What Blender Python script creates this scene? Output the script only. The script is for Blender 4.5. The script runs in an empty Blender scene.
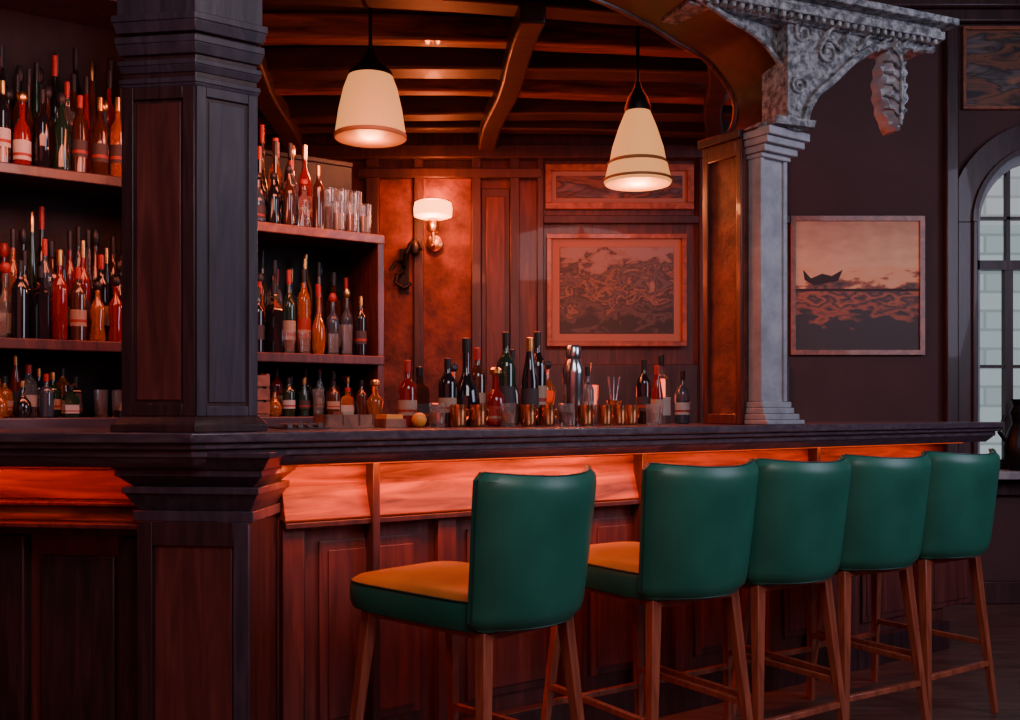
import bpy, bmesh, math, random
from mathutils import Vector, Matrix
random.seed(23)
D=bpy.data; SC=bpy.context.scene
TH=math.atan(0.694)
MBAR=Matrix.Translation((0,3.3,0))@Matrix.Rotation(TH,4,'Z')

# ---------------------------------------------------------------- materials
def base_mat(name):
    m=D.materials.new(name); m.use_nodes=True
    nt=m.node_tree; b=nt.nodes['Principled BSDF']; return m,nt,b
def simple(name,col,rough=.5,metal=0,coat=0,trans=0,emi=None,es=0,ior=1.45,bump=0,bscale=60):
    m,nt,b=base_mat(name)
    b.inputs['Base Color'].default_value=(*col,1); b.inputs['Roughness'].default_value=rough
    b.inputs['Metallic'].default_value=metal; b.inputs['Coat Weight'].default_value=coat
    b.inputs['Transmission Weight'].default_value=trans; b.inputs['IOR'].default_value=ior
    if emi: b.inputs['Emission Color'].default_value=(*emi,1); b.inputs['Emission Strength'].default_value=es
    tc=nt.nodes.new('ShaderNodeTexCoord'); n=nt.nodes.new('ShaderNodeTexNoise'); n.inputs['Scale'].default_value=bscale
    nt.links.new(tc.outputs['Object'],n.inputs['Vector'])
    if bump:
        bp=nt.nodes.new('ShaderNodeBump'); bp.inputs['Strength'].default_value=bump; bp.inputs['Distance'].default_value=.004
        nt.links.new(n.outputs['Fac'],bp.inputs['Height']); nt.links.new(bp.outputs[0],b.inputs['Normal'])
    return m
def ramp(nt,stops):
    r=nt.nodes.new('ShaderNodeValToRGB'); e=r.color_ramp.elements
    e[0].position=stops[0][0]; e[0].color=(*stops[0][1],1)
    e[1].position=stops[-1][0]; e[1].color=(*stops[-1][1],1)
    for p,c in stops[1:-1]:
        x=e.new(p); x.color=(*c,1)
    return r
def wood(name,c1,c2,scale=(1.5,18,18),rough=.35,bump=.25,coat=.15):
    m,nt,b=base_mat(name)
    tc=nt.nodes.new('ShaderNodeTexCoord'); mp=nt.nodes.new('ShaderNodeMapping'); mp.inputs['Scale'].default_value=scale
    n=nt.nodes.new('ShaderNodeTexNoise'); n.inputs['Scale'].default_value=2.2; n.inputs['Detail'].default_value=8; n.inputs['Distortion'].default_value=.8
    r=ramp(nt,[(.3,c1),(.55,tuple((a+b_)/2 for a,b_ in zip(c1,c2))),(.72,c2)])
    nt.links.new(tc.outputs['Object'],mp.inputs['Vector']); nt.links.new(mp.outputs[0],n.inputs['Vector'])
    nt.links.new(n.outputs['Fac'],r.inputs['Fac']); nt.links.new(r.outputs['Color'],b.inputs['Base Color'])
    bp=nt.nodes.new('ShaderNodeBump'); bp.inputs['Strength'].default_value=bump; bp.inputs['Distance'].default_value=.004
    nt.links.new(n.outputs['Fac'],bp.inputs['Height']); nt.links.new(bp.outputs[0],b.inputs['Normal'])
    b.inputs['Roughness'].default_value=rough; b.inputs['Coat Weight'].default_value=coat
    return m
def mottled(name,c1,c2,scale=6,rough=.8,bump=.5,dist=.01,metal=0,lo=.32,hi=.68):
    m,nt,b=base_mat(name)
    tc=nt.nodes.new('ShaderNodeTexCoord'); n=nt.nodes.new('ShaderNodeTexNoise'); n.inputs['Scale'].default_value=scale; n.inputs['Detail'].default_value=10; n.inputs['Roughness'].default_value=.65
    r=ramp(nt,[(lo,c1),(hi,c2)])
    nt.links.new(tc.outputs['Object'],n.inputs['Vector']); nt.links.new(n.outputs['Fac'],r.inputs['Fac']); nt.links.new(r.outputs['Color'],b.inputs['Base Color'])
    bp=nt.nodes.new('ShaderNodeBump'); bp.inputs['Strength'].default_value=bump; bp.inputs['Distance'].default_value=dist
    nt.links.new(n.outputs['Fac'],bp.inputs['Height']); nt.links.new(bp.outputs[0],b.inputs['Normal'])
    b.inputs['Roughness'].default_value=rough; b.inputs['Metallic'].default_value=metal
    return m
W_DARK=wood('dark_walnut',(.020,.009,.012),(.068,.027,.030),(16,16,1.5),rough=.42)
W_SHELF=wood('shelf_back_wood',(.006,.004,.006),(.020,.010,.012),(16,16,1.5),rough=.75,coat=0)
W_POST=wood('post_wood_daylit',(.030,.026,.042),(.080,.064,.092),(16,16,1.5),rough=.4)  # post wood with cool, lighter daylight tint put into its colour
W_BAR=wood('bar_top_walnut',(.048,.034,.050),(.125,.09,.115),rough=.28)
W_RED=wood('red_mahogany',(.040,.008,.009),(.15,.033,.026),(16,16,1.5),rough=.42)
W_PANEL=wood('bar_panel_mahogany',(.060,.013,.013),(.17,.040,.033),(12,12,1.2),rough=.5)
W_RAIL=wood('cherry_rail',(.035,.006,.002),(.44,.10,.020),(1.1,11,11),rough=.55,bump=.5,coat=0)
W_BEAM=wood('ceiling_beam_wood',(.035,.010,.008),(.34,.085,.045),(1.2,14,14),rough=.55,bump=.8)
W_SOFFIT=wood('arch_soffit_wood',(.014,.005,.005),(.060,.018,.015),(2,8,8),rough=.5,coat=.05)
W_LEG=wood('stool_leg_wood',(.18,.038,.020),(.40,.10,.05),(18,18,1.5),rough=.35)
W_FRAME=wood('frame_wood',(.16,.05,.03),(.42,.14,.07),(8,8,8),rough=.4)
W_FLOOR=wood('floor_boards',(.050,.026,.022),(.13,.066,.052),(1.2,12,1),rough=.4)
PL_PURP=mottled('plum_plaster',(.050,.021,.024),(.070,.030,.033),3,.75,.3,.004)
PL_RED=mottled('red_plaster',(.04,.008,.007),(.22,.05,.028),7,.7,.9,.016)
STONE=mottled('carved_grey_plaster',(.07,.08,.09),(.48,.51,.53),30,.55,1.0,.02,0,.40,.66)
PAINT_GREY=mottled('grey_painted_wood',(.20,.215,.25),(.36,.375,.41),10,.45,.2,.003)
CEIL=mottled('dark_ceiling',(.010,.004,.004),(.045,.015,.012),4,.8,.6,.01)
IRON=simple('black_iron',(.015,.013,.014),.4,.7,bump=.3)
BRASS=simple('brass',(.6,.32,.12),.28,1,bump=.1)
STEEL=simple('steel',(.55,.55,.58),.22,1)
COPPER=simple('copper',(.85,.34,.15),.22,1,bump=.1)

def leather(name,c1,c2,rough):
    m,nt,b=base_mat(name)
    tc=nt.nodes.new('ShaderNodeTexCoord'); n=nt.nodes.new('ShaderNodeTexNoise'); n.inputs['Scale'].default_value=5; n.inputs['Detail'].default_value=3
    r=ramp(nt,[(.3,c1),(.7,c2)])
    v=nt.nodes.new('ShaderNodeTexVoronoi'); v.inputs['Scale'].default_value=260
    bp=nt.nodes.new('ShaderNodeBump'); bp.inputs['Strength'].default_value=.12; bp.inputs['Distance'].default_value=.001
    L=nt.links.new
    L(tc.outputs['Object'],n.inputs['Vector']);L(tc.outputs['Object'],v.inputs['Vector'])
    L(n.outputs['Fac'],r.inputs['Fac']);L(r.outputs['Color'],b.inputs['Base Color'])
    L(v.outputs['Distance'],bp.inputs['Height']);L(bp.outputs[0],b.inputs['Normal'])
    b.inputs['Roughness'].default_value=rough
    return m
LEATHER=leather('green_leather',(.010,.100,.068),(.018,.152,.102),.40)
SEAT_GLOW=leather('seat_top_warm_glow',(.26,.115,.012),(.42,.19,.03),.45)  # seat tops: warm glow on the green leather put into the colour
PIPING=simple('dark_piping',(.01,.04,.034),.5)
G_GREEN=simple('dark_green_glass',(.01,.03,.018),.06,coat=.6)
G_BLACK=simple('black_glass',(.008,.008,.012),.06,coat=.6)
G_BROWN=simple('brown_glass',(.05,.015,.008),.07,coat=.6)
G_AMBER=simple('amber_glass',(.55,.15,.02),.08,trans=.6,coat=.4)
G_RED=simple('red_glass',(.25,.012,.01),.07,trans=.3,coat=.4)
G_CLEAR=simple('clear_glass',(.9,.92,.92),.03,trans=.95)
G_BLUE=simple('blue_grey_glass',(.06,.09,.13),.08,trans=.4,coat=.3)
LAB_CREAM=simple('cream_label',(.36,.25,.17),.6)
LAB_RED=simple('red_label',(.30,.025,.02),.6)
LAB_DARK=simple('dark_label',(.04,.03,.035),.6)
LAB_WHITE=simple('white_label',(.45,.42,.40),.6)
CAP_BLACK=simple('black_cap',(.015,.015,.018),.4)
CAP_RED=simple('red_cap',(.40,.025,.018),.4)
CAP_GOLD=simple('gold_cap',(.75,.45,.15),.3,1)
ORANGE=simple('orange_peel',(.85,.30,.04),.5,bump=.3)
LINEN=simple('shade_linen',(.40,.19,.07),.7,emi=(1,.38,.11),es=.95)
RIM=simple('shade_rim',(.30,.15,.07),.6)
BULB=simple('bulb_glow',(1,.8,.6),.5,emi=(1,.55,.25),es=12)
SCGLOW=simple('sconce_glass',(1,.6,.4),.4,emi=(1,.28,.08),es=6)
LED=simple('led_strip',(1,.3,.1),.5,emi=(1,.10,.02),es=1)
WGLASS=simple('window_pane',(.8,.9,.9),.02,trans=1,ior=1.02)

# ---------------------------------------------------------------- mesh builder
class MB:
    def __init__(s): s.v=[];s.f=[];s.mi=[];s.mats=[]
    def m(s,mat):
        if mat not in s.mats: s.mats.append(mat)
        return s.mats.index(mat)
    def add(s,vs,fs,mat):
        o=len(s.v); s.v+= [tuple(v) for v in vs]; k=s.m(mat)
        for f in fs: s.f.append([i+o for i in f]); s.mi.append(k)
    def box(s,x0,x1,y0,y1,z0,z1,mat,M=None):
        vs=[Vector(p) for p in [(x0,y0,z0),(x1,y0,z0),(x1,y1,z0),(x0,y1,z0),(x0,y0,z1),(x1,y0,z1),(x1,y1,z1),(x0,y1,z1)]]
        if M is not None: vs=[M@p for p in vs]
        s.add(vs,[(0,3,2,1),(4,5,6,7),(0,1,5,4),(1,2,6,5),(2,3,7,6),(3,0,4,7)],mat); return s
    def prism(s,poly,z0,z1,mat,poly2=None):
        n=len(poly); p2=poly2 or poly
        vs=[(x,y,z0) for x,y in poly]+[(x,y,z1) for x,y in p2]
        s.add(vs,[list(range(n))[::-1],list(range(n,2*n))]+[(i,(i+1)%n,n+(i+1)%n,n+i) for i in range(n)],mat); return s
    def prismY(s,poly,y0,y1,mat,mside=None):
        n=len(poly); vs=[(x,y0,z) for x,z in poly]+[(x,y1,z) for x,z in poly]
        s.add(vs,[list(range(n)),list(range(n,2*n))[::-1]],mat)
        s.add(vs,[(i,(i+1)%n,n+(i+1)%n,n+i) for i in range(n)],mside or mat); return s
    def lathe(s,prof,c,mat,n=18,rot=0,M=None,sx=1,sy=1):
        vs=[];fs=[]
        for r,z in prof:
            for i in range(n):
                a=rot+2*math.pi*i/n
                p=Vector((r*math.cos(a)*sx,r*math.sin(a)*sy,z))
                if M is not None: p=M@p
                vs.append(p+Vector(c))
        for j in range(len(prof)-1):
            for i in range(n):
                a=j*n+i;b=j*n+(i+1)%n; fs.append((a,b,b+n,a+n))
        if prof[0][0]>1e-5: fs.append(list(range(n))[::-1])
        if prof[-1][0]>1e-5: fs.append([len(vs)-n+i for i in range(n)])
        s.add(vs,fs,mat); return s
    def rod(s,p0,p1,r0,r1,mat,n=12,rot=0):
        p0=Vector(p0);p1=Vector(p1); d=p1-p0
        z=d.normalized(); x=Vector((1,0,0))
        if abs(z.dot(x))>.95: x=Vector((0,1,0))
        y=z.cross(x).normalized(); x=y.cross(z).normalized()
        vs=[]
        for p,r in ((p0,r0),(p1,r1)):
            for i in range(n):
                a=rot+2*math.pi*i/n; vs.append(p+x*r*math.cos(a)+y*r*math.sin(a))
        s.add(vs,[list(range(n))[::-1],list(range(n,2*n))]+[(i,(i+1)%n,n+(i+1)%n,n+i) for i in range(n)],mat); return s
    def tube(s,pts,r,mat,n=8):
        for a,b in zip(pts[:-1],pts[1:]): s.rod(a,b,r,r,mat,n)
        return s
    def obj(s,name,M=None,parent=None,bevel=0,smooth=True,sub=0):
        me=D.meshes.new(name); me.from_pydata(s.v,[],s.f)
        for mt in s.mats: me.materials.append(mt)
        for p,k in zip(me.polygons,s.mi): p.material_index=k
        bm=bmesh.new(); bm.from_mesh(me); bmesh.ops.recalc_face_normals(bm,faces=bm.faces); bm.to_mesh(me); bm.free()
        if smooth:
            me.shade_smooth(); me.set_sharp_from_angle(angle=math.radians(38))
        ob=D.objects.new(name,me); SC.collection.objects.link(ob)
        if parent: ob.parent=parent
        if M is not None:
            if parent: ob.matrix_local=M
            else: ob.matrix_world=M
        if bevel:
            b=ob.modifiers.new('bevel','BEVEL'); b.width=bevel; b.segments=2; b.limit_method='ANGLE'; b.harden_normals=False
        return ob
def empty(name,M=None):
    e=D.objects.new(name,None); SC.collection.objects.link(e)
    if M is not None: e.matrix_world=M
    return e
def off_poly(poly,ds):
    """inset each edge i (poly[i]->poly[i+1]) of a CCW polygon by ds[i]"""
    n=len(poly)
    if not hasattr(ds,'__len__'): ds=[ds]*n
    L=[]
    for i in range(n):
        a=Vector(poly[i]);b=Vector(poly[(i+1)%n]); d=(b-a).normalized(); nn=Vector((-d.y,d.x))
        L.append((a+nn*ds[i],d))
    out=[]
    for i in range(n):
        p,d=L[i-1]; q,e=L[i]
        den=d.x*e.y-d.y*e.x
        if abs(den)<1e-6: out.append((q.x,q.y)); continue
        t=((q.x-p.x)*e.y-(q.y-p.y)*e.x)/den
        r=p+d*t; out.append((r.x,r.y))
    return out

# ---------------------------------------------------------------- room shell
YB=6.3
MB().box(-4.5,4.6,-1.5,YB+.15,-.1,0,W_FLOOR).obj('floor')
MB().box(-4.5,4.6,-1.5,YB+.15,4.0,4.1,CEIL).obj('ceiling')
WX,WR,WS=3.37,.46,2.39
WZ0=.84
arc=[(WX+WR*math.cos(a),WS+WR*math.sin(a)) for a in [math.pi*i/24 for i in range(25)]]
w=MB()
w.box(-4.5,WX-WR,YB,YB+.15,0,4,PL_PURP)
w.box(WX+WR,4.6,YB,YB+.15,0,4,PL_PURP)
w.box(WX-WR,WX+WR,YB,YB+.15,0,WZ0,PL_PURP)
for i in range(24):
    (x1,z1),(x0,z0)=arc[i],arc[i+1]
    w.prismY([(x0,z0),(x1,z1),(x1,4),(x0,4)],YB,YB+.15,PL_PURP)
w.obj('wall_back',smooth=False)
MB().box(4.45,4.6,-1.5,YB,0,4,PL_PURP).obj('wall_right')
MB().box(-4.5,-4.35,-1.5,YB,0,4,PL_PURP).obj('wall_left')

# window
wi=empty('window_1')
f=MB()
def ring(mb,r0,r1,y0,y1,mat,z0):
    n=24
    for i in range(n):
        a=math.pi*i/n;b=math.pi*(i+1)/n
        P=lambda r,t:(WX+r*math.cos(t),WS+r*math.sin(t))
        mb.prismY([P(r0,a),P(r1,a),P(r1,b),P(r0,b)],y0,y1,mat)
    mb.box(WX-r1,WX-r0,y0,y1,z0,WS,mat); mb.box(WX+r0,WX+r1,y0,y1,z0,WS,mat)
ring(f,WR-.06,WR,YB+.02,YB+.10,PAINT_GREY,WZ0)
f.box(WX-WR,WX+WR,YB+.02,YB+.09,2.10,2.16,W_DARK)
f.box(WX-WR,WX+WR,YB+.03,YB+.09,WZ0,WZ0+.06,W_DARK)
for x in (-.21,.0,.21): f.box(WX+x-.025,WX+x+.025,YB+.03,YB+.08,WZ0,2.12,W_DARK)
f.box(WX-WR,WX+WR,YB+.04,YB+.08,1.48,1.50,W_DARK)
for x in (-.21,.0,.21): f.box(WX+x-.012,WX+x+.012,YB+.04,YB+.08,2.12,WS+(WR*WR-x*x)**.5-.02,W_DARK)
f.box(WX-WR,WX+WR,YB+.04,YB+.08,2.42,2.44,W_DARK)
f.obj('frame',parent=wi)
g=MB(); g.box(WX-WR+.01,WX+WR-.01,YB+.058,YB+.062,WZ0,WS,WGLASS)
g.obj('pane',parent=wi)
t=MB(); ring(t,WR,WR+.17,YB-.06,YB+.0,W_DARK,WZ0); ring(t,WR+.0,WR+.03,YB-.085,YB-.06,W_DARK,WZ0)
t.box(WX-.75,WX+.75,YB-.22,YB,WZ0-.05,WZ0,PAINT_GREY)
t.obj('arched_casing',parent=wi,bevel=.006)
# house across the street: pale masonry wall with darker windows, daylight put in as emission
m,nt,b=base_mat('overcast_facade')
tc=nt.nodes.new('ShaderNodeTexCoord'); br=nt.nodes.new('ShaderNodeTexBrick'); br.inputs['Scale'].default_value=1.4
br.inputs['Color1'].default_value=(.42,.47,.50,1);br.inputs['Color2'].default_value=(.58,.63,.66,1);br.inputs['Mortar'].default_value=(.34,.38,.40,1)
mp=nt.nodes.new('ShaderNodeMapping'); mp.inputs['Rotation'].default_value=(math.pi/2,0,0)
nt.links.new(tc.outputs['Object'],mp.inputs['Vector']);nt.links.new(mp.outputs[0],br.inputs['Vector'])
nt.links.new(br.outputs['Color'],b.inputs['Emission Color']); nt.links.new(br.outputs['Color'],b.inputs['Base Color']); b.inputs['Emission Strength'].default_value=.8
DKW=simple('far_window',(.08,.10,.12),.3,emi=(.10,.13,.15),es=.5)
fac=MB(); fac.box(1.5,8,9.4,9.5,-1,6,m)
for x in (3.0,5.0,5.9,7.0):
    for z in (.4,2.55): fac.box(x,x+.55,9.37,9.4,z,z+1.1,DKW)
fac.obj('exterior_building')
wn=MB()
wn.box(1.3,4.45,YB-.05,YB,0,.14,W_DARK)
wn.box(1.3,4.45,YB-.05,YB,.68,.76,W_DARK)
for x in (1.4,2.05,2.7,3.35,4.0): wn.box(x,x+.1,YB-.04,YB,.14,.68,W_DARK)
wn.obj('trim_wainscot',bevel=.006)
MB().box(2.72,2.80,YB-.07,YB,0.76,3.64,W_DARK).obj('trim_1',bevel=.01)
MB().box(1.9,4.45,YB-.1,YB,3.72,3.86,W_DARK).box(1.9,4.45,YB-.06,YB,3.64,3.72,W_DARK).obj('trim_2',bevel=.01)

# ---------------------------------------------------------------- inner bar room wall panelling
pn=MB()
pn.box(-3.4,1.75,YB-.02,YB,0,3.0,W_RED)
pn.box(-.82,-.60,YB-.045,YB-.02,1.0,2.66,PL_RED)
pn.box(-.55,-.24,YB-.045,YB-.02,1.0,2.68,PL_RED)
for x0,x1 in ((-2.2,-2.1),(-1.5,-1.4),(-.90,-.82),(-.60,-.54),(-.24,-.18),(.00,.06),(.17,.21),(1.18,1.26)):
    pn.box(x0,x1,YB-.07,YB-.02,0,2.82,W_DARK)
pn.box(-3.4,1.75,YB-.10,YB-.02,2.78,2.86,W_DARK)
pn.box(-.95,.2,YB-.08,YB-.02,2.66,2.72,W_DARK)
pn.box(-.18,-.0,YB-.045,YB-.02,1.15,2.6,W_DARK)
pn.box(-.15,-.03,YB-.055,YB-.045,1.2,2.55,W_RED)
pn.box(.21,1.75,YB-.06,YB-.02,2.38,2.43,W_DARK)
pn.box(.20,1.75,YB-.05,YB-.02,1.0,1.50,W_DARK)
pn.obj('wall_panelling',bevel=.006)

# inner ceiling + beams
icp=[(-3.5,3.25),(-1.1,3.12),(1.0,4.42),(1.3,4.36),(1.78,YB),(-3.5,YB)]
MB().prism(icp,3.02,3.35,CEIL).obj('ceiling_canopy')
be=MB()
def beam(x0,y0,x1,y1,z,wd,h,mat=W_BEAM,bow=.03):
    d=Vector((x1-x0,y1-y0,0)); L=d.length; a=math.atan2(d.y,d.x)
    M=Matrix.Translation((x0,y0,z))@Matrix.Rotation(a,4,'Z')
    nseg=14; vs=[];fs=[]
    for i in range(nseg+1):
        j=.01*math.sin(i*.7+x0*3);k=random.uniform(-.003,.003)
        for (yy,zz) in ((-wd/2,-h/2),(wd/2,-h/2),(wd/2,h/2),(-wd/2,h/2)):
            vs.append(M@Vector((L*i/nseg,yy+j,zz+k+ bow*math.sin(math.pi*i/nseg))))
    for i in range(nseg):
        o=i*4
        for q in range(4): fs.append((o+q,o+(q+1)%4,o+4+(q+1)%4,o+4+q))
    fs+= [(0,1,2,3),(nseg*4+3,nseg*4+2,nseg*4+1,nseg*4)]
    be.add(vs,fs,mat)
beam(-2.2,4.0,.9,4.35,2.95,.14,.12,W_SOFFIT)
beam(-2.2,4.5,1.2,4.70,2.93,.10,.12)
beam(-2.0,5.0,1.4,4.98,2.92,.16,.12,W_SOFFIT)
beam(-2.0,5.2,1.5,5.42,2.92,.09,.12)
beam(-2.0,5.75,1.55,5.65,2.92,.14,.14,W_SOFFIT)
beam(-1.9,6.0,1.6,6.1,2.93,.10,.12,W_SOFFIT)
beam(-1.2,4.2,-1.35,6.2,2.88,.12,.10,W_SOFFIT,0)
beam(.98,4.7,1.25,6.2,2.88,.10,.10,W_SOFFIT,0)
beam(.1,4.15,-.15,6.2,2.87,.11,.10,W_SOFFIT,0)
be.obj('ceiling_beams',bevel=.012)

# ---------------------------------------------------------------- bar counter
FL=(-2.6,2.9645);K=(-.86,2.703);E=(2.49,5.03);EB=(2.147,5.52);IB=(-1.006,3.332);BL=(-2.6,3.571)
foot=[FL,K,E,EB,IB,BL]
bar=empty('bar_counter')
c=MB()
c.prism(foot,1.126,1.155,W_BAR)
c.prism(off_poly(foot,.014),1.108,1.126,W_BAR)
c.prism(off_poly(foot,.03),1.085,1.108,W_BAR,)
c.prism(off_poly(foot,.062),1.055,1.085,W_BAR,off_poly(foot,.035))
c.obj('countertop',parent=bar,bevel=.005)
bd=MB()
bd.prism(off_poly(foot,[.25,.25,.14,.03,.03,0]),.0,1.055,W_PANEL)
bd.obj('body',parent=bar)
j=MB()
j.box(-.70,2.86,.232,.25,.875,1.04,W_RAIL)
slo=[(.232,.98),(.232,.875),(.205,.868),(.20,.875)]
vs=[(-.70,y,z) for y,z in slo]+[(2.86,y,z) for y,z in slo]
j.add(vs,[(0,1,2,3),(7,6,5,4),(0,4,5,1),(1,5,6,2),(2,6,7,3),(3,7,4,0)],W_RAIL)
j.box(-.70,2.87,.195,.25,.85,.868,W_DARK)
j.box(-.70,2.87,.20,.25,0,.14,W_DARK)
x=-.70
while x<2.8:
    j.box(x,x+.07,.218,.25,.14,.85,W_PANEL)
    j.box(x+.07,x+.075,.222,.25,.14,.85,W_DARK)
    j.box(x+.13,x+.50,.238,.25,.20,.80,W_PANEL)
    j.box(x+.16,x+.47,.232,.238,.23,.77,W_PANEL)
    x+=.555
for xx in (-.41,.75,1.8): j.box(xx,xx+.025,.18,.25,.14,1.055,W_DARK)
j.obj('front_panelling',M=MBAR,parent=bar,bevel=.003)
l=MB().box(-.6,2.8,.085,.10,1.052,1.056,LED); l.obj('led_strip',M=MBAR,parent=bar)
ML=Matrix.Translation((-.86,2.703,0))@Matrix.Rotation(math.atan2(.15,-1)+math.pi,4,'Z')
lj=MB()
lj.box(-1.7,-.2,.215,.25,.95,1.04,W_RAIL)
lj.box(-1.7,-.2,.15,.25,.935,.95,W_RED)
lj.box(-1.7,-.2,.17,.25,.89,.935,W_RAIL)
lj.box(-1.7,-.2,.13,.25,.872,.89,W_RED)
lj.box(-1.7,-.2,.205,.25,.845,.872,W_RED)
lj.box(-1.7,-.2,.21,.25,0,.14,W_DARK)
for xx in (-1.6,-1.15,-.72,-.335): lj.box(xx,xx+.08,.21,.25,.14,.84,W_DARK)
for xx in (-1.50,-1.05,-.62): lj.box(xx+.02,xx+.26,.232,.25,.20,.78,W_DARK)
lj.obj('side_panelling',M=ML,parent=bar,bevel=.005)
ped=[(-1.065,2.87),(-.735,2.83),(-.72,3.1),(-1.04,3.14)]
p=MB()
p.prism(ped,0,.93,W_DARK)
p.prism(off_poly(ped,-.03),0,.12,W_DARK)
p.prism(off_poly(ped,-.012),.90,.93,W_POST)
p.prism(ped,.93,.98,W_POST,off_poly(ped,-.03))
p.prism(off_poly(ped,-.035),.98,1.0,W_POST)
p.prism(off_poly(ped,-.012),1.0,1.03,W_POST,off_poly(ped,-.045))
p.prism(off_poly(ped,-.05),1.03,1.05,W_POST)
p.prism(off_poly(ped,-.055),1.05,1.085,W_POST,off_poly(ped,-.08))
p.prism(off_poly(ped,-.085),1.085,1.10,W_POST)
d=Vector((.33,-.04,0)); a=math.atan2(d.y,d.x)
MP=Matrix.Translation((-1.065,2.87,0))@Matrix.Rotation(a,4,'Z')
p.box(0,.045,-.012,.01,.12,.9,W_DARK,MP);p.box(.287,.332,-.012,.01,.12,.9,W_POST,MP)
p.box(.045,.287,-.012,.01,.83,.9,W_DARK,MP);p.box(.045,.287,-.012,.01,.12,.2,W_DARK,MP)
p.box(.05,.28,-.004,.0,.2,.83,W_PANEL,MP)
p.obj('pedestal',parent=bar,bevel=.005)

# ---------------------------------------------------------------- canopy: pillar, arch, column
can=empty('bar_canopy')
pil=[(-1.09,2.815),(-.875,2.783),(-.73,2.885),(-.866,3.08),(-1.06,3.06)]
q=MB()
q.prism(pil,1.156,3.0,W_DARK)
for d0,d1,z0,z1 in ((.025,.025,1.156,1.175),(.025,.006,1.175,1.20),(.003,.006,2.12,2.13),(.008,.008,2.13,2.145),(.003,.010,2.16,2.18),(.011,.011,2.18,2.195),(.008,.016,2.21,2.24),(.017,.017,2.24,2.26),(.014,.022,2.27,2.30),(.024,.024,2.30,2.32),(.012,.012,2.32,2.95)):
    q.prism(off_poly(pil,-d0),z0,z1,W_POST if z0>2 else W_DARK,off_poly(pil,-d1))
def face_frame(a,b,z0,z1,wd,mat,mat2,th=.012):
    a=Vector((*a,0));b=Vector((*b,0)); L=(b-a).length; an=math.atan2((b-a).y,(b-a).x)
    M=Matrix.Translation(a)@Matrix.Rotation(an,4,'Z')
    q.box(0,wd,-th,.0,z0,z1,mat,M);q.box(L-wd,L,-th,.0,z0,z1,mat,M)
    q.box(wd,L-wd,-th,.0,z1-wd,z1,mat,M);q.box(wd,L-wd,-th,.0,z0,z0+wd,mat,M)
    q.box(wd+.008,L-wd-.008,-.004,.0,z0+wd+.01,z1-wd-.01,mat2,M)
face_frame(pil[0],pil[1],1.20,2.12,.035,W_DARK,W_PANEL,.008)
face_frame(pil[1],pil[2],1.20,2.12,.028,W_POST,W_POST,.008)
q.obj('corner_pillar',parent=can,bevel=.003)
pts=[(1.47,3.1),(-.82,3.1),(-.82,2.47),(-.80,2.47),(-.78,2.52),(-.70,2.60),(-.5,2.70),(-.2,2.79),(.1,2.83),(.405,2.85),(.70,2.84),(.937,2.805),(1.10,2.765),(1.251,2.735),(1.35,2.68),(1.436,2.60),(1.455,2.53),(1.43,2.45),(1.37,2.40),(1.28,2.375),(1.26,2.36),(1.47,2.36)]
def cr_(P,k=4):
    out=[]
    for i in range(len(P)-1):
        p0=P[max(i-1,0)];p1=P[i];p2=P[i+1];p3=P[min(i+2,len(P)-1)]
        for s_ in range(k):
            t=s_/k
            out.append(tuple(.5*((2*p1[a])+(-p0[a]+p2[a])*t+(2*p0[a]-5*p1[a]+4*p2[a]-p3[a])*t*t+(-p0[a]+3*p1[a]-3*p2[a]+p3[a])*t**3) for a in (0,1)))
    out.append(P[-1]); return out
curve=cr_(pts[4:-2],4)
pts2=pts[:4]+curve+pts[-2:]
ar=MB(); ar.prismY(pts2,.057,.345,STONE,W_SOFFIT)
ar.obj('arch',M=MBAR,parent=can,smooth=True)
bm_=MB()
for yy,rr,mt in ((.05,.012,STONE),(.35,.012,W_RED)):
    bm_.tube([(s_,yy,z_) for s_,z_ in curve],rr,mt,8)
bm_.obj('arch_bead',M=MBAR,parent=can)
co=MB()
co.box(1.30,1.44,.07,.13,1.156,2.34,PAINT_GREY)
co.box(1.29,1.31,.06,.13,1.25,2.27,PAINT_GREY);co.box(1.43,1.453,.06,.13,1.25,2.27,PAINT_GREY)
for e,z0,z1 in ((.05,1.156,1.175),(.035,1.175,1.20),(.02,1.20,1.225),(.012,1.225,1.25),(.01,2.25,2.27),(.03,2.27,2.30),(.05,2.30,2.33),(.065,2.33,2.365)):
    co.box(1.288-e*.35,1.453+e,.06-e,.135,z0,z1,PAINT_GREY)
co.box(1.275,1.44,.135,.36,1.156,2.36,PL_RED)
for a_,b_ in ((.135,.165),(.325,.355)): co.box(1.255,1.275,a_,b_,1.156,2.34,W_RED)
co.box(1.255,1.275,.165,.325,2.27,2.34,W_RED);co.box(1.255,1.275,.165,.325,1.156,1.20,W_RED)
co.box(1.24,1.45,.135,.37,2.34,2.375,W_DARK)
co.obj('end_column',M=MBAR,parent=can,bevel=.004)
ME=Matrix.Translation((1.0,4.05,0))@Matrix.Rotation(math.atan2(.385,.92),4,'Z')
sp=MB()
sp.prismY([(.13,2.36),(.20,2.36),(.222,2.45),(.27,2.52),(.371,2.60),(.46,2.68),(.559,2.745),(.70,2.78),(.90,2.79),(.92,2.82),(.13,3.05)],-.03,.14,STONE)
sp.prismY([(.05,2.37),(.24,2.37),(.25,2.40),(.05,2.40)],-.06,.16,STONE)
sp.tube([(.205,-.035,2.38),(.225,-.035,2.45),(.27,-.035,2.52),(.371,-.035,2.60),(.46,-.035,2.68),(.559,-.035,2.745),(.70,-.035,2.78),(.90,-.035,2.79)],.018,STONE,8)
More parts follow.
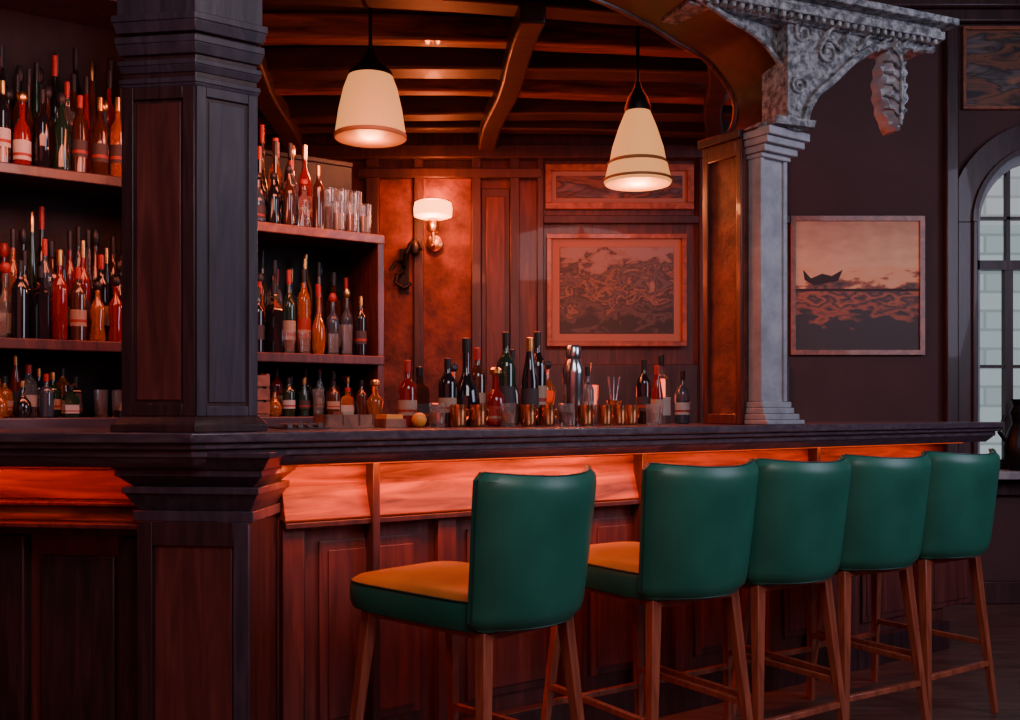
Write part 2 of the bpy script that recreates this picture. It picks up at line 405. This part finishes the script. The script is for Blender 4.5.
for cx,cz,R,tn in ((.33,2.70,.06,1.6),(.18,2.54,.04,1.5),(.2,2.76,.05,1.5)):
    sp.tube([(cx+R*(1-k/40)*math.cos(k*tn*2*math.pi/30),-.035,cz+R*(1-k/40)*math.sin(k*tn*2*math.pi/30)) for k in range(31)],.008,STONE,6)
for k in range(6):
    sp.tube([(.28+k*.10,-.04,2.70+k*.012),(.33+k*.10,-.05,2.79),(.42+k*.10,-.05,2.82)],.009,STONE,6)
sp.obj('carved_spandrel',M=ME,parent=can)
cr=MB()
for y0,z0,z1,x1 in ((-.05,2.79,2.815,.88),(-.09,2.815,2.85,.92),(-.075,2.85,2.87,.91),(-.13,2.87,2.90,.96)):
    cr.box(-.35,x1,y0,.16,z0,z1,STONE)
for k in range(30): cr.box(-.3+k*.04,-.28+k*.04,-.087,-.05,2.792,2.814,STONE)
cr.obj('cornice',M=ME,parent=can,bevel=.005)
lf=MB(); 
lx,lz0,lz1=.665,2.40,2.78
N=28
vs=[];fs=[]
for i in range(N+1):
    t_=i/N; z=lz0+(lz1-lz0)*t_
    wv=.074*math.sin(math.pi*min(1,t_*.96+.02))**.7*(1+.08*math.sin(t_*38))
    for k in range(9):
        s_=-1+2*k/8
        y=-.05-.03*(1-s_*s_)-.012*math.cos(s_*9+t_*24)
        vs.append((lx+wv*s_,y,z))
    for k in range(9):
        s_=1-2*k/8; vs.append((lx+wv*s_,.0+.01*(1-s_*s_),z))
for i in range(N):
    for k in range(18):
        a_=i*18+k;b_=i*18+(k+1)%18; fs.append((a_,b_,b_+18,a_+18))
fs.append(list(range(18)));fs.append([N*18+k for k in range(18)])
lf.add(vs,fs,PAINT_GREY)
lf.tube([(lx,-.09,lz0+.02),(lx,-.10,lz0+.12),(lx,-.10,lz1-.1),(lx,-.06,lz1+.02)],.009,STONE)
for k in range(6):
    zc=lz0+.06+k*.05
    for sg in (-1,1): lf.tube([(lx,-.09,zc),(lx+sg*.035,-.085,zc+.03),(lx+sg*.06,-.06,zc+.035)],.006,STONE,6)
lf.obj('carved_leaf_drop',M=ME,parent=can)

# ---------------------------------------------------------------- back bar shelving
ZC=1.19; ZL=1.46
sh=MB()
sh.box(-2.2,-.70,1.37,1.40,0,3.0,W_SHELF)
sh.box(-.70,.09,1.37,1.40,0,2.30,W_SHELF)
sh.box(-.70,.09,1.36,1.41,2.30,2.32,W_SHELF)
sh.box(.06,.09,1.06,1.37,0,1.95,W_RED)
sh.box(-.78,-.70,1.06,1.37,0,3.0,W_DARK)
sh.box(-2.2,-2.14,1.06,1.37,0,3.0,W_DARK)
for z in (ZL,2.056,2.72): sh.box(-2.14,-.78,1.065,1.37,z-.03,z,W_DARK)
for z in (1.44,1.95): sh.box(-.70,.06 if z<1.9 else .09,1.065,1.37,z-.03,z,W_RED)
for z,mt in ((2.056,W_DARK),(ZL,W_RED)): sh.box(-2.14,-.78,1.055,1.066,z-.035,z+.003,mt)
sh.box(-.70,.09,1.055,1.066,1.915,1.953,W_FRAME)
sh.box(-.70,.09,1.055,1.066,1.405,1.443,W_RED)
sh.box(-2.2,.12,.96,1.37,ZC-.04,ZC,W_BAR)
sh.box(-2.2,.09,1.02,1.37,0,ZC-.04,W_DARK)
sh.obj('back_bar_shelving',M=MBAR,bevel=.004)

def bottle(mb,x,y,z,kind,h,r,glass,lab,cap,k=1.0):
    h*=k;r*=k
    n=16; rot=0
    if kind=='wine': prof=[(r*.85,0),(r,.01*h),(r,.62*h),(r*.9,.68*h),(r*.5,.75*h),(r*.36,.80*h),(r*.33,.93*h)]; lz=(.20,.42)
    elif kind=='round': prof=[(r*.85,0),(r,.02*h),(r,.55*h),(r*.92,.62*h),(r*.45,.70*h),(r*.32,.74*h),(r*.32,.92*h)]; lz=(.17,.40)
    elif kind=='slim': prof=[(r*.7,0),(r*.75,.02*h),(r*.72,.5*h),(r*.5,.68*h),(r*.28,.85*h),(r*.27,.94*h)]; lz=(.2,.42)
    elif kind=='bulb': prof=[(r*.8,0),(r*1.05,.08*h),(r*1.15,.25*h),(r*1.0,.42*h),(r*.5,.55*h),(r*.33,.62*h),(r*.3,.9*h)]; lz=None
    elif kind=='square':
        n=4; rot=random.uniform(0,1.5); R=r*1.2; prof=[(R,0),(R,.60*h),(R*.8,.67*h),(R*.35,.72*h),(R*.32,.9*h)]; lz=(.12,.38)
    elif kind=='squat': prof=[(r*.9,0),(r*1.1,.03*h),(r*1.1,.42*h),(r*.95,.52*h),(r*.4,.62*h),(r*.36,.9*h)]; lz=(.08,.34)
    elif kind=='waist': prof=[(r*.95,0),(r*1.05,.05*h),(r*.78,.30*h),(r*1.0,.52*h),(r*.85,.60*h),(r*.35,.70*h),(r*.3,.9*h)]; lz=None
    mb.lathe(prof,(x,y,z),glass,n,rot)
    rc=prof[-1][0]
    if kind in('squat','waist') : mb.lathe([(rc*1.1,.86*h),(rc*1.9,.90*h),(rc*1.9,.96*h),(rc*1.2,h)],(x,y,z),cap,12)
    else: mb.lathe([(rc*1.08,0.83*h if kind!='square' else .84*h),(rc*1.15,.90*h),(rc*1.15,h*.995),(rc*.9,h)],(x,y,z),cap,10)
    if lz and lab:
        rr=(prof[1][0] if n==4 else (r if kind!='slim' else r*.75))*1.012
        if kind=='squat': rr=r*1.113
        mb.lathe([(rr,lz[0]*h),(rr,lz[1]*h)],(x,y,z),lab,n,rot)
        if random.random()<.5:
            lab2=LAB_RED if lab is not LAB_RED else LAB_CREAM
            mb.lathe([(rr*1.006,(lz[0]+.05)*h),(rr*1.006,(lz[0]+.09)*h)],(x,y,z),lab2,n,rot)
def tumbler(mb,x,y,z,r,h,mat=G_CLEAR,fill=None):
    mb.lathe([(r*.85,0),(r,h),(r*.93,h),(r*.8,.012)],(x,y,z),mat,18)
    if fill: mb.lathe([(r*.78,.013),(r*.86,h*.6)],(x,y,z),fill,18)
KINDS=['wine','wine','round','square','slim','squat','bulb','waist','round']
GL=[G_GREEN,G_BLACK,G_BLACK,G_BROWN,G_AMBER,G_RED,G_BLUE,G_AMBER,G_CLEAR,G_BLACK,G_BROWN]
LB=[LAB_CREAM,LAB_RED,LAB_DARK,LAB_WHITE,LAB_DARK,None,None,LAB_CREAM]
CP=[CAP_BLACK,CAP_RED,CAP_GOLD,CAP_BLACK,CAP_BLACK]
def row(name,x0,x1,z,hmin,hmax,rows=2,step=.062,y0=1.09,lim=.55):
    mb=MB()
    for rI in range(rows):
        x=x0+.035+(.03 if rI%2 else 0)
        while x<x1-.035:
            kd=random.choice(KINDS); h=random.uniform(hmin,hmax)*(.82,1.0,1.18,1.3)[rI]
            if kd in('squat','waist'): h*=.85
            h=min(h,lim)
            r=random.uniform(.024,.029)
            if rI==0 and random.random()<.16:
                tumbler(mb,x,y0,z+.001,.024,random.uniform(.09,.13),G_CLEAR,random.choice([None,G_AMBER]))
            else:
                bottle(mb,x,y0+rI*.068+random.uniform(-.004,.004),z+.001,kd,h,r,random.choice(GL),random.choice(LB),random.choice(CP))
            x+=step+random.uniform(-.001,.005)
    return mb.obj(name,M=MBAR)
row('liquor_bottles',-2.1,-.80,2.056,.30,.40,4)
row('liquor_bottles',-2.1,-.80,ZL,.30,.40,4)
row('liquor_bottles',-2.1,-1.05,ZC,.14,.19,3,.075,lim=.22)
row('liquor_bottles',-.68,-.14,1.95,.28,.36,4)
row('liquor_bottles',-.68,.04,1.44,.28,.36,4,lim=.44)
row('liquor_bottles',-.42,.04,ZC,.14,.19,3,lim=.20)

tb=MB()
for i in range(3):
    for jj in range(2): tumbler(tb,-.10+i*.06,1.10+jj*.09,1.951,.027,.20 if jj else .13,G_CLEAR,G_AMBER if i%2 else LAB_CREAM)
for i in range(4): tumbler(tb,-1.02+i*.062,1.17,ZC+.001,.026,.10,G_CLEAR,None)
tb.obj('drinking_glasses',M=MBAR)

# ---------------------------------------------------------------- things on the bar
ZT=1.156
def single(name,fn):
    mb=MB(); fn(mb); return mb.obj(name,M=MBAR,smooth=True)
def B(name,s_,y,kind,h,r,gl,lb,cp): single(name,lambda mb:bottle(mb,s_,y,ZT,kind,h,r,gl,lb,cp))
B('liquor_bottle',-.13,.46,'round',.24,.034,G_RED,LAB_CREAM,CAP_RED)
B('liquor_bottle',-.04,.53,'square',.22,.034,G_BROWN,LAB_DARK,CAP_BLACK)
B('wine_bottle',.02,.43,'wine',.25,.034,G_BLACK,LAB_CREAM,CAP_BLACK)
B('wine_bottle',.12,.46,'bulb',.33,.046,G_BLACK,None,CAP_BLACK)
B('liquor_bottle',.205,.39,'squat',.22,.034,G_RED,LAB_RED,CAP_GOLD)
B('wine_bottle',.215,.53,'wine',.30,.034,G_BROWN,LAB_CREAM,CAP_RED)
B('wine_bottle',.30,.46,'wine',.36,.037,G_GREEN,LAB_DARK,CAP_BLACK)
B('liquor_bottle',.385,.42,'slim',.34,.046,G_BLACK,LAB_DARK,CAP_GOLD)
B('wine_bottle',.465,.48,'wine',.37,.037,G_BLACK,LAB_CREAM,CAP_BLACK)
B('liquor_bottle',.385,.54,'bulb',.30,.034,G_BROWN,None,CAP_BLACK)
B('liquor_bottle',.55,.53,'waist',.26,.034,G_AMBER,None,CAP_BLACK)
B('liquor_bottle',.12,.555,'squat',.24,.030,G_AMBER,LAB_DARK,CAP_BLACK)
B('liquor_bottle',-.22,.54,'waist',.17,.030,G_AMBER,None,CAP_GOLD)
B('liquor_bottle',.72,.48,'round',.24,.032,G_BLUE,LAB_WHITE,CAP_BLACK)
B('liquor_bottle',1.07,.44,'slim',.25,.035,G_RED,LAB_CREAM,CAP_RED)
B('liquor_bottle',1.15,.50,'square',.30,.034,G_CLEAR,LAB_WHITE,CAP_BLACK)
B('liquor_bottle',1.21,.43,'round',.23,.032,G_BLUE,LAB_WHITE,CAP_BLACK)
B('liquor_bottle',1.09,.545,'wine',.28,.032,G_BLACK,LAB_DARK,CAP_BLACK)
def shaker(mb):
    x,y=.575,.39
    mb.lathe([(.036,0),(.038,.005),(.043,.20)],(x,y,ZT),STEEL,24)
    mb.lathe([(.044,.20),(.045,.215),(.03,.255),(.028,.26)],(x,y,ZT),STEEL,24)
    mb.lathe([(.029,.26),(.031,.265),(.030,.305),(.024,.315)],(x,y,ZT),STEEL,24)
single('cocktail_shaker',shaker)
single('mixing_glass',lambda mb:(tumbler(mb,.665,.40,ZT,.036,.16,G_CLEAR),mb.rod((.655,.40,ZT+.02),(.675,.40,ZT+.25),.003,.003,STEEL,8)))
def mug(mb,x,y,mat=COPPER,r=.036,h=.085):
    mb.lathe([(r*.8,0),(r,.01),(r*1.02,h),(r*.94,h),(r*.9,.012)],(x,y,ZT),mat,20)
    mb.tube([(x+r*.98,y,ZT+h*.8),(x+r*1.4,y,ZT+h*.75),(x+r*1.45,y,ZT+h*.45),(x+r*.95,y,ZT+h*.2)],.004,mat,8)
for x_,y_ in ((.01,.34),(.09,.33),(.29,.30),(.38,.30),(.555,.29),(.66,.30),(.76,.33),(.84,.35)):
    single('copper_mug',lambda mb:mug(mb,x_,y_,COPPER,.030,.080))
for x_,y_,f_ in ((.20,.30,G_AMBER),(.47,.30,G_RED),(-.07,.35,G_AMBER),(.99,.36,G_AMBER),(.925,.31,None)):
    single('whisky_tumbler',lambda mb:tumbler(mb,x_,y_,ZT,.031,.085,G_CLEAR,f_))
single('bar_spoon_jar',lambda mb:(tumbler(mb,.88,.50,ZT,.03,.10,COPPER),[mb.rod((.88,.5,ZT+.01),(.88+dx,.5,ZT+.2),.003,.003,STEEL,6) for dx in (-.03,.0,.03)]))
single('orange_fruit',lambda mb:mb.lathe([(.004,0),(.018,.006),(.026,.020),(.027,.028),(.022,.042),(.011,.050),(0.003,.051)],(-.15,.34,ZT),ORANGE,18))
def caddy(mb):
    x,y=-.40,.42
    mb.box(x-.09,x+.09,y-.05,y+.05,ZT,ZT+.008,W_FRAME)
    for a_ in (x-.09,x-.03,x+.03,x+.082): mb.box(a_,a_+.008,y-.05,y+.05,ZT+.008,ZT+.045,W_FRAME)
    mb.box(x-.09,x+.09,y-.05,y-.042,ZT+.008,ZT+.045,W_FRAME);mb.box(x-.09,x+.09,y+.042,y+.05,ZT+.008,ZT+.045,W_FRAME)
    mb.box(x-.02,x+.02,y-.035,y+.035,ZT+.008,ZT+.055,LAB_CREAM)
single('napkin_caddy',caddy)
def tools(mb):
    for i in range(4):
        mb.rod((-.63+i*.035,.33,ZT+.012),(-.61+i*.035,.45,ZT+.014),.009,.006,STEEL,10)
    mb.box(-.65,-.50,.31,.47,ZT,ZT+.004,CAP_BLACK)
single('bar_tool_mat',tools)
def crate(mb):
    x0,x1,y0,y1=-.66,-.44,1.0,1.05
    z=ZC+.001
    mb.box(x0,x1,y0,y1,z,z+.01,W_FRAME)
    for k in range(3):
        mb.box(x0,x1,y0-.006,y0,z+.012+k*.052,z+.055+k*.052,W_FRAME)
    for a_ in (x0,x1-.012): mb.box(a_,a_+.012,y0,y1,z+.01,z+.165,W_FRAME)
    for k in range(3): mb.box(x0+.03+k*.06,x0+.08+k*.06,y0+.01,y1-.01,z+.01,z+.15,LAB_CREAM)
single('wooden_crate',crate)
single('garnish_tray',lambda mb:(mb.box(-.27,-.19,.36,.46,ZT,ZT+.03,W_FRAME),mb.box(-.262,-.198,.37,.45,ZT+.03,ZT+.045,ORANGE)))
def till(mb):
    mb.box(-1.0,-.84,.98,1.06,ZC+.001,ZC+.025,CAP_BLACK); 
    mb.prismY([(-.99,ZC+.025),(-.85,ZC+.025),(-.87,ZC+.08),(-.97,ZC+.08)],1.0,1.04,LAB_WHITE)
single('card_terminal',till)
single_=MB(); single_.lathe([(.05,0),(.08,.05),(.09,.14),(.06,.24),(.035,.29),(.05,.36),(.03,.40),(.05,.44)],(3.14,YB-.12,WZ0+.001),IRON,24)
single_.tube([(3.08,YB-.12,WZ0+.16),(3.02,YB-.12,WZ0+.24),(3.06,YB-.12,WZ0+.34)],.012,IRON)
single_.obj('iron_urn')

# ---------------------------------------------------------------- pictures
def picmat(name,kind):
    m,nt,b=base_mat(name)
    tc=nt.nodes.new('ShaderNodeTexCoord'); sx=nt.nodes.new('ShaderNodeSeparateXYZ')
    n=nt.nodes.new('ShaderNodeTexNoise'); n.inputs['Scale'].default_value=7; n.inputs['Detail'].default_value=5
    mp=nt.nodes.new('ShaderNodeMapping'); mp.inputs['Scale'].default_value=(1,1,2.2)
    L=nt.links.new
    L(tc.outputs['Object'],sx.inputs[0]);L(tc.outputs['Object'],mp.inputs[0]);L(mp.outputs[0],n.inputs['Vector'])
    if kind=='landscape':
        ad=nt.nodes.new('ShaderNodeMath'); ad.operation='MULTIPLY_ADD'; ad.inputs[1].default_value=.42; 
        L(n.outputs['Fac'],ad.inputs[0]); L(sx.outputs['Z'],ad.inputs[2])
        r=ramp(nt,[(.0,(.035,.010,.008)),(.04,(.42,.09,.025)),(.09,(.03,.01,.010)),(.13,(.48,.11,.03)),(.17,(.03,.01,.010)),(.22,(.36,.09,.03)),(.245,(.92,.43,.19)),(.36,(.92,.53,.28)),(.7,(.50,.22,.12))])
        L(ad.outputs[0],r.inputs['Fac'])
    elif kind=='relief':
        n.inputs['Distortion'].default_value=.5; n.inputs['Scale'].default_value=7; n.inputs['Detail'].default_value=10; n.inputs['Roughness'].default_value=.6
        mp.inputs['Scale'].default_value=(1,1,1.6)
        ad=nt.nodes.new('ShaderNodeMath'); ad.operation='MULTIPLY_ADD'; ad.inputs[1].default_value=1.1
        L(n.outputs['Fac'],ad.inputs[0]); L(sx.outputs['Z'],ad.inputs[2])
        r=ramp(nt,[(.30,(.02,.02,.022)),(.40,(.09,.07,.06)),(.47,(.02,.022,.028)),(.54,(.22,.13,.08)),(.58,(.03,.03,.035)),(.64,(.12,.10,.09)),(.69,(.025,.025,.03)),(.75,(.22,.15,.11)),(.82,(.24,.20,.18))])
        L(ad.outputs[0],r.inputs['Fac'])
    else:
        n.inputs['Distortion'].default_value=.8; n.inputs['Scale'].default_value=3; mp.inputs['Scale'].default_value=(1,1,4)
        r=ramp(nt,[(.35,(.02,.018,.022)),(.46,(.20,.08,.045)),(.53,(.03,.02,.02)),(.60,(.10,.09,.10)),(.7,(.30,.13,.07))])
        L(n.outputs['Fac'],r.inputs['Fac'])
    L(r.outputs['Color'],b.inputs['Base Color']); b.inputs['Roughness'].default_value=.5
    return m
MATB=simple('mat_board',(.34,.19,.13),.8)
BOATC=simple('painted_boat',(.04,.015,.015),.6)
def picture(name,x0,x1,z0,z1,fw,kind,matw,mat_=None,y=YB-.022):
    cx=(x0+x1)/2;cz=(z0+z1)/2; w_=(x1-x0)/2;h_=(z1-z0)/2
    mb=MB()
    for a in ((-w_,w_,h_-fw,h_),(-w_,w_,-h_,-h_+fw),(-w_,-w_+fw,-h_+fw,h_-fw),(w_-fw,w_,-h_+fw,h_-fw)):
        mb.box(a[0],a[1],-.035,0,a[2],a[3],W_FRAME)
    ins=fw
    if mat_:
        mb.box(-w_+fw,w_-fw,-.014,-.004,-h_+fw,h_-fw,mat_); ins=fw+matw
    mb.box(-w_+ins,w_-ins,-.018,-.006,-h_+ins,h_-ins,picmat(name+'_canvas',kind))
    if kind=='landscape':
        mb.prismY([(-.33,.035),(-.27,.0),(-.12,.03),(-.09,.10),(-.16,.06),(-.22,.075),(-.29,.045),(-.34,.10)],-.0195,-.018,BOATC)
        mb.box(-w_+ins,w_-ins,-.0195,-.018,-.035,-.02,BOATC)
    return mb.obj(name,M=Matrix.Translation((cx,y,cz)),bevel=.003 if kind!='landscape' else 0)
picture('framed_relief_picture',.23,1.10,1.61,2.31,.03,'relief',.05,MATB,YB-.052)
picture('framed_landscape_painting',1.76,2.60,1.56,2.43,.03,'landscape',0,None,YB-.002)
picture('framed_panorama_picture',.22,1.15,2.47,2.75,.04,'grain',.03,MATB)
picture('framed_wood_panel',2.84,3.6,3.10,3.62,.02,'grain',0,None,YB-.002)

# ---------------------------------------------------------------- lamps
def light(name,typ,loc,power,col,size=.1,sizey=None,target=None,M=None,parent=None,spread=None):
    l=D.lights.new(name,typ); l.energy=power; l.color=col
    if typ=='AREA':
        l.shape='RECTANGLE' if sizey else 'SQUARE'; l.size=size
        if sizey: l.size_y=sizey
        if spread: l.spread=spread
    else: l.shadow_soft_size=size
    o=D.objects.new(name,l); SC.collection.objects.link(o)
    loc=Vector(loc)
    if M is not None: loc=M@loc
    o.location=loc
    if target is not None:
        tg=Vector(target); 
        if M is not None: tg=M@tg
        o.rotation_euler=(tg-loc).to_track_quat('-Z','Y').to_euler()
    if parent:
        o.parent=parent
    return o
def pendant(x,y,z0,z1,kind,pw):
    e=empty('pendant_lamp',Matrix.Translation((x,y,0)))
    a=MB(); h=z1-z0
    if kind==0:
        a.lathe([(.150,z0),(.152,z0+.04*h),(.136,z0+.45*h),(.115,z0+.8*h),(.095,z1),(.09,z1-.004),(.132,z0+.45*h),(.146,z0+.004)],(0,0,0),LINEN,32)
        a.lathe([(.151,z0-.004),(.156,z0),(.155,z0+.014),(.150,z0+.014)],(0,0,0),RIM,32)
    else:
        a.lathe([(.145,z0),(.152,z0+.010),(.146,z0+.10*h),(.132,z0+.28*h),(.126,z0+.32*h),(.115,z0+.5*h),(.085,z0+.78*h),(.055,z1),(.05,z1-.004),(.08,z0+.78*h),(.12,z0+.32*h),(.140,z0+.006)],(0,0,0),LINEN,32)
        a.lathe([(.150,z0+.012),(.156,z0+.016),(.155,z0+.024),(.148,z0+.026)],(0,0,0),RIM,32)
        a.lathe([(.134,z0+.27*h),(.138,z0+.285*h),(.128,z0+.32*h)],(0,0,0),RIM,32)
    a.obj('shade',parent=e)
    b_=MB(); b_.lathe([(.06 if kind else .098,z1-.003),(.058 if kind else .09,z1+.02),(.045,z1+.06),(.02,z1+.10),(.012,z1+.13)],(0,0,0),IRON,24)
    b_.rod((0,0,z1+.05),(0,0,3.02),.008,.008,IRON,10)
    b_.lathe([(.05,2.985),(.05,3.0),(.03,3.02)],(0,0,0),IRON,20)
    b_.lathe([(.012,z0+.14),(.03,z0+.11),(.034,z0+.08),(.02,z0+.05),(.003,z0+.045)],(0,0,0),BULB,16)
    b_.rod((0,0,z0+.13),(0,0,z1),.014,.014,BRASS,10)
    b_.obj('fitting_and_cord',parent=e)
    light('pendant_bulb_light','POINT',(0,0,z0-.02),pw,(1,.28,.09),.06,parent=e)
    return e
pendant(-.60,4.3,2.385,2.65,0,15)
pendant(.575,4.5,2.23,2.56,1,26)
sc=empty('wall_sconce',Matrix.Translation((-.47,YB-.07,0)))
s=MB(); s.lathe([(.085,2.385),(.115,2.395),(.118,2.44),(.112,2.475),(.09,2.485),(.085,2.47),(.08,2.40)],(0,-.13,0),SCGLOW,24)
s.lathe([(.03,2.30),(.04,2.32),(.035,2.37),(.02,2.385)],(0,-.13,0),BRASS,24)
s.obj('glass_shade',parent=sc)
s=MB(); s.lathe([(.05,0),(.05,.02),(.03,.03)],(0,.0,2.25),BRASS,16,M=Matrix.Rotation(math.pi/2,4,'X'))
s.tube([(0,0,2.25),(0,-.06,2.21),(0,-.12,2.23),(0,-.13,2.31)],.012,BRASS); s.obj('arm',parent=sc)
light('sconce_light','POINT',(0,-.17,2.33),24,(1,.18,.05),.05,parent=sc)
light('sconce_light_up','POINT',(0,-.13,2.55),9,(1,.18,.05),.05,parent=sc)
ib=MB()
ib.tube([(0,0,0),(0,-.06,.02),(.02,-.10,.08),(.05,-.10,.14),(.10,-.09,.15),(.12,-.08,.10)],.014,IRON)
ib.tube([(0,-.02,-.02),(-.04,-.06,-.05),(-.05,-.07,-.10),(.0,-.07,-.13),(.05,-.06,-.10)],.012,IRON)
ib.tube([(0,-.02,.05),(-.05,-.06,.03),(-.08,-.07,-.02)],.010,IRON)
ib.lathe([(.0,-.04),(.03,-.02),(.04,.02),(.025,.06),(.0,.08)],(.07,-.08,.10),IRON,14)
ib.box(-.03,.03,-.012,0,-.16,.12,IRON)
ib.obj('iron_wall_bracket',M=Matrix.Translation((-.66,YB-.046,2.10)))

# ---------------------------------------------------------------- stools
def backrest(W=.475,H=.395,th=.055):
    ns,nt_=24,20
    mb=MB(); vs=[]
    def P(s,t,side):
        r=.14; q=abs(2*t-1); cf=0
        if q>1-r: 
            u=(q-1+r)/r; cf=1-math.sqrt(max(0,1-u*u))
        wtop=W/2*(.91+.09*t)
        half=wtop-.022*cf
        x=half*s
        edge=(1-abs(s)**9)*(1-q**11)
        curve=.095*abs(s)**2.2
        lean=-.045*t
        y=curve+lean+ side*(th/2)*(.30+.70*edge)
        z=H*t + (.014*s*s if t>.5 else 0)
        return (x,y,z)
    for side in (-1,1):
        for i in range(nt_+1):
            for k in range(ns+1): vs.append(P(-1+2*k/ns,i/nt_,side))
    o=(ns+1)*(nt_+1); fs=[]
    idx=lambda i,k,sd:sd*o+i*(ns+1)+k
    for sd in (0,1):
        for i in range(nt_):
            for k in range(ns):
                fs.append((idx(i,k,sd),idx(i,k+1,sd),idx(i+1,k+1,sd),idx(i+1,k,sd)))
    for i in range(nt_):
        for k in (0,ns): fs.append((idx(i,k,0),idx(i+1,k,0),idx(i+1,k,1),idx(i,k,1)))
    for k in range(ns):
        for i in (0,nt_): fs.append((idx(i,k,0),idx(i,k+1,0),idx(i,k+1,1),idx(i,k,1)))
    mb.add(vs,fs,LEATHER)
    loop=[]
    for k in range(ns+1): loop.append(P(-1+2*k/ns,1,-1))
    for i in range(nt_,-1,-1): loop.append(P(1,i/nt_,-1))
    for k in range(ns,-1,-1): loop.append(P(-1+2*k/ns,0,-1))
    for i in range(0,nt_+1): loop.append(P(-1,i/nt_,-1))
    mb.tube(loop,.0025,PIPING,6)
    return mb
def seat(W=.43,Dp=.60,h=.11):
    mb=MB(); N=40
    def ringp(sc_,z,dr=0):
        out=[]
        for i in range(N):
            a=2*math.pi*i/N; c_,s_=math.cos(a),math.sin(a); e=.34
            x=(W/2*sc_+dr)*math.copysign(abs(c_)**e,c_); y=(Dp/2*sc_+dr)*math.copysign(abs(s_)**e,s_)
            out.append((x,y,z))
        return out
    levels=[(.90,0),(.97,.008),(1.0,.03),(1.0,.070),(.98,.085)]
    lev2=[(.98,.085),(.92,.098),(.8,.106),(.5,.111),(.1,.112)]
    for LV,mt in ((levels,LEATHER),(lev2,SEAT_GLOW)):
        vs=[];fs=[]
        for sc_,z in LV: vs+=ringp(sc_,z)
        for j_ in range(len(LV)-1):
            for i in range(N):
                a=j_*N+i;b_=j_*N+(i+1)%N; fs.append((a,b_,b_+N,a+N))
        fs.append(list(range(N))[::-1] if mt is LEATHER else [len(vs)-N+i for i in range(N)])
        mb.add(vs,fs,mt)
    mb.tube(ringp(.99,.084)+[ringp(.99,.084)[0]],.003,PIPING,6)
    return mb
def stool(X,Y,alpha):
    a=math.radians(alpha)
    M=Matrix.Translation((X,Y,0))@Matrix.Rotation(a,4,'Z')
    e=empty('bar_stool',M)
    backrest().obj('backrest',M=Matrix.Translation((0,0,.652)),parent=e)
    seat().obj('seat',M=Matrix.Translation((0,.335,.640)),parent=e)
    k=0
    tops={(-1,-1):(-.165,.09),(1,-1):(.165,.09),(-1,1):(-.165,.54),(1,1):(.165,.54)}
    for key,(x,y) in tops.items():
        k+=1; fx=x+key[0]*.06; fy=y+key[1]*.055
        mb=MB(); mb.rod((x,y,.643),(fx,fy,0),.026,.015,W_LEG,4,math.pi/4); mb.obj('leg_%d'%k,parent=e,bevel=.003)
    def at(key,z):
        x,y=tops[key]; fx=x+key[0]*.06; fy=y+key[1]*.055; t=1-z/.643; return (x+(fx-x)*t,y+(fy-y)*t,z)
    rr=MB()
    for k1,k2,z in (((-1,1),(1,1),.22),((-1,-1),(-1,1),.28),((1,-1),(1,1),.28),((-1,-1),(1,-1),.20)):
        rr.rod(at(k1,z),at(k2,z),.014,.014,W_LEG,4,math.pi/4)
    rr.obj('stretchers',parent=e,bevel=.002)
    ap=MB(); ap.box(-.17,.17,.07,.56,.623,.642,W_LEG); ap.obj('seat_frame',parent=e,bevel=.003)
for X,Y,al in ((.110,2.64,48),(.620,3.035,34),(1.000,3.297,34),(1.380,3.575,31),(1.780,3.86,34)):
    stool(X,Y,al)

# ---------------------------------------------------------------- lighting
light('led_strip_light','AREA',(.0,.12,1.048),6,(1,.13,.015),1.5,.03,target=(.0,.24,.88),M=MBAR)
light('led_strip_light_far','AREA',(1.8,.12,1.048),4,(1,.12,.015),1.9,.03,target=(1.8,.24,.88),M=MBAR)
light('led_spill_light','AREA',(.3,.08,1.04),8,(1,.13,.03),2.2,.03,target=(.3,.25,.35),M=MBAR)
light('led_strip_light_left','AREA',(-.9,.08,1.05),3.0,(1,.045,.015),1.2,.04,target=(-.9,.25,.92),M=ML)
light('ceiling_red_light','AREA',(.1,5.2,2.80),24,(1,.07,.025),1.6,1.2,target=(.1,5.3,0))
light('red_uplight','AREA',(.2,5.2,1.3),18,(1,.09,.03),1.6,1.0,target=(.2,5.0,3))
light('shelf_light','AREA',(-.3,.55,2.4),11,(1,.19,.09),.8,.2,target=(-.3,1.3,1.6),M=MBAR)
light('shelf_light_left','AREA',(-1.35,.50,2.2),9,(1,.22,.12),.9,.2,target=(-1.35,1.3,1.6),M=MBAR)
light('bar_top_red','AREA',(.4,.85,1.9),11,(1,.15,.05),1.2,.2,target=(.4,.4,1.15),M=MBAR)
light('daylight_right','AREA',(4.0,2.3,2.6),68,(.74,.76,1.0),1.8,1.8,target=(1.0,4.0,1.6))
light('room_overhead_fill','AREA',(.9,.2,3.5),62,(1,.86,.88),1.6,1.6,target=(.8,3.4,.9))  # added soft fill from above for the stools, no fixture modelled
light('room_red_fill','AREA',(-.5,-1.3,2.0),22,(1,.17,.15),4,2.5,target=(.2,4,1.2))  # added unseen fill behind the camera, stands in for ambient light
wld=D.worlds.new('dim_room'); SC.world=wld; wld.use_nodes=True
wnt=wld.node_tree
wnt.nodes['Background'].inputs[0].default_value=(.50,.14,.18,1); wnt.nodes['Background'].inputs[1].default_value=.08

cam=D.cameras.new('camera'); co_=D.objects.new('camera',cam); SC.collection.objects.link(co_)
co_.location=(0,0,1.22); co_.rotation_euler=(math.pi/2,0,0)
cam.sensor_width=36; cam.lens=36*1000/1020; cam.shift_y=49/1020
SC.camera=co_
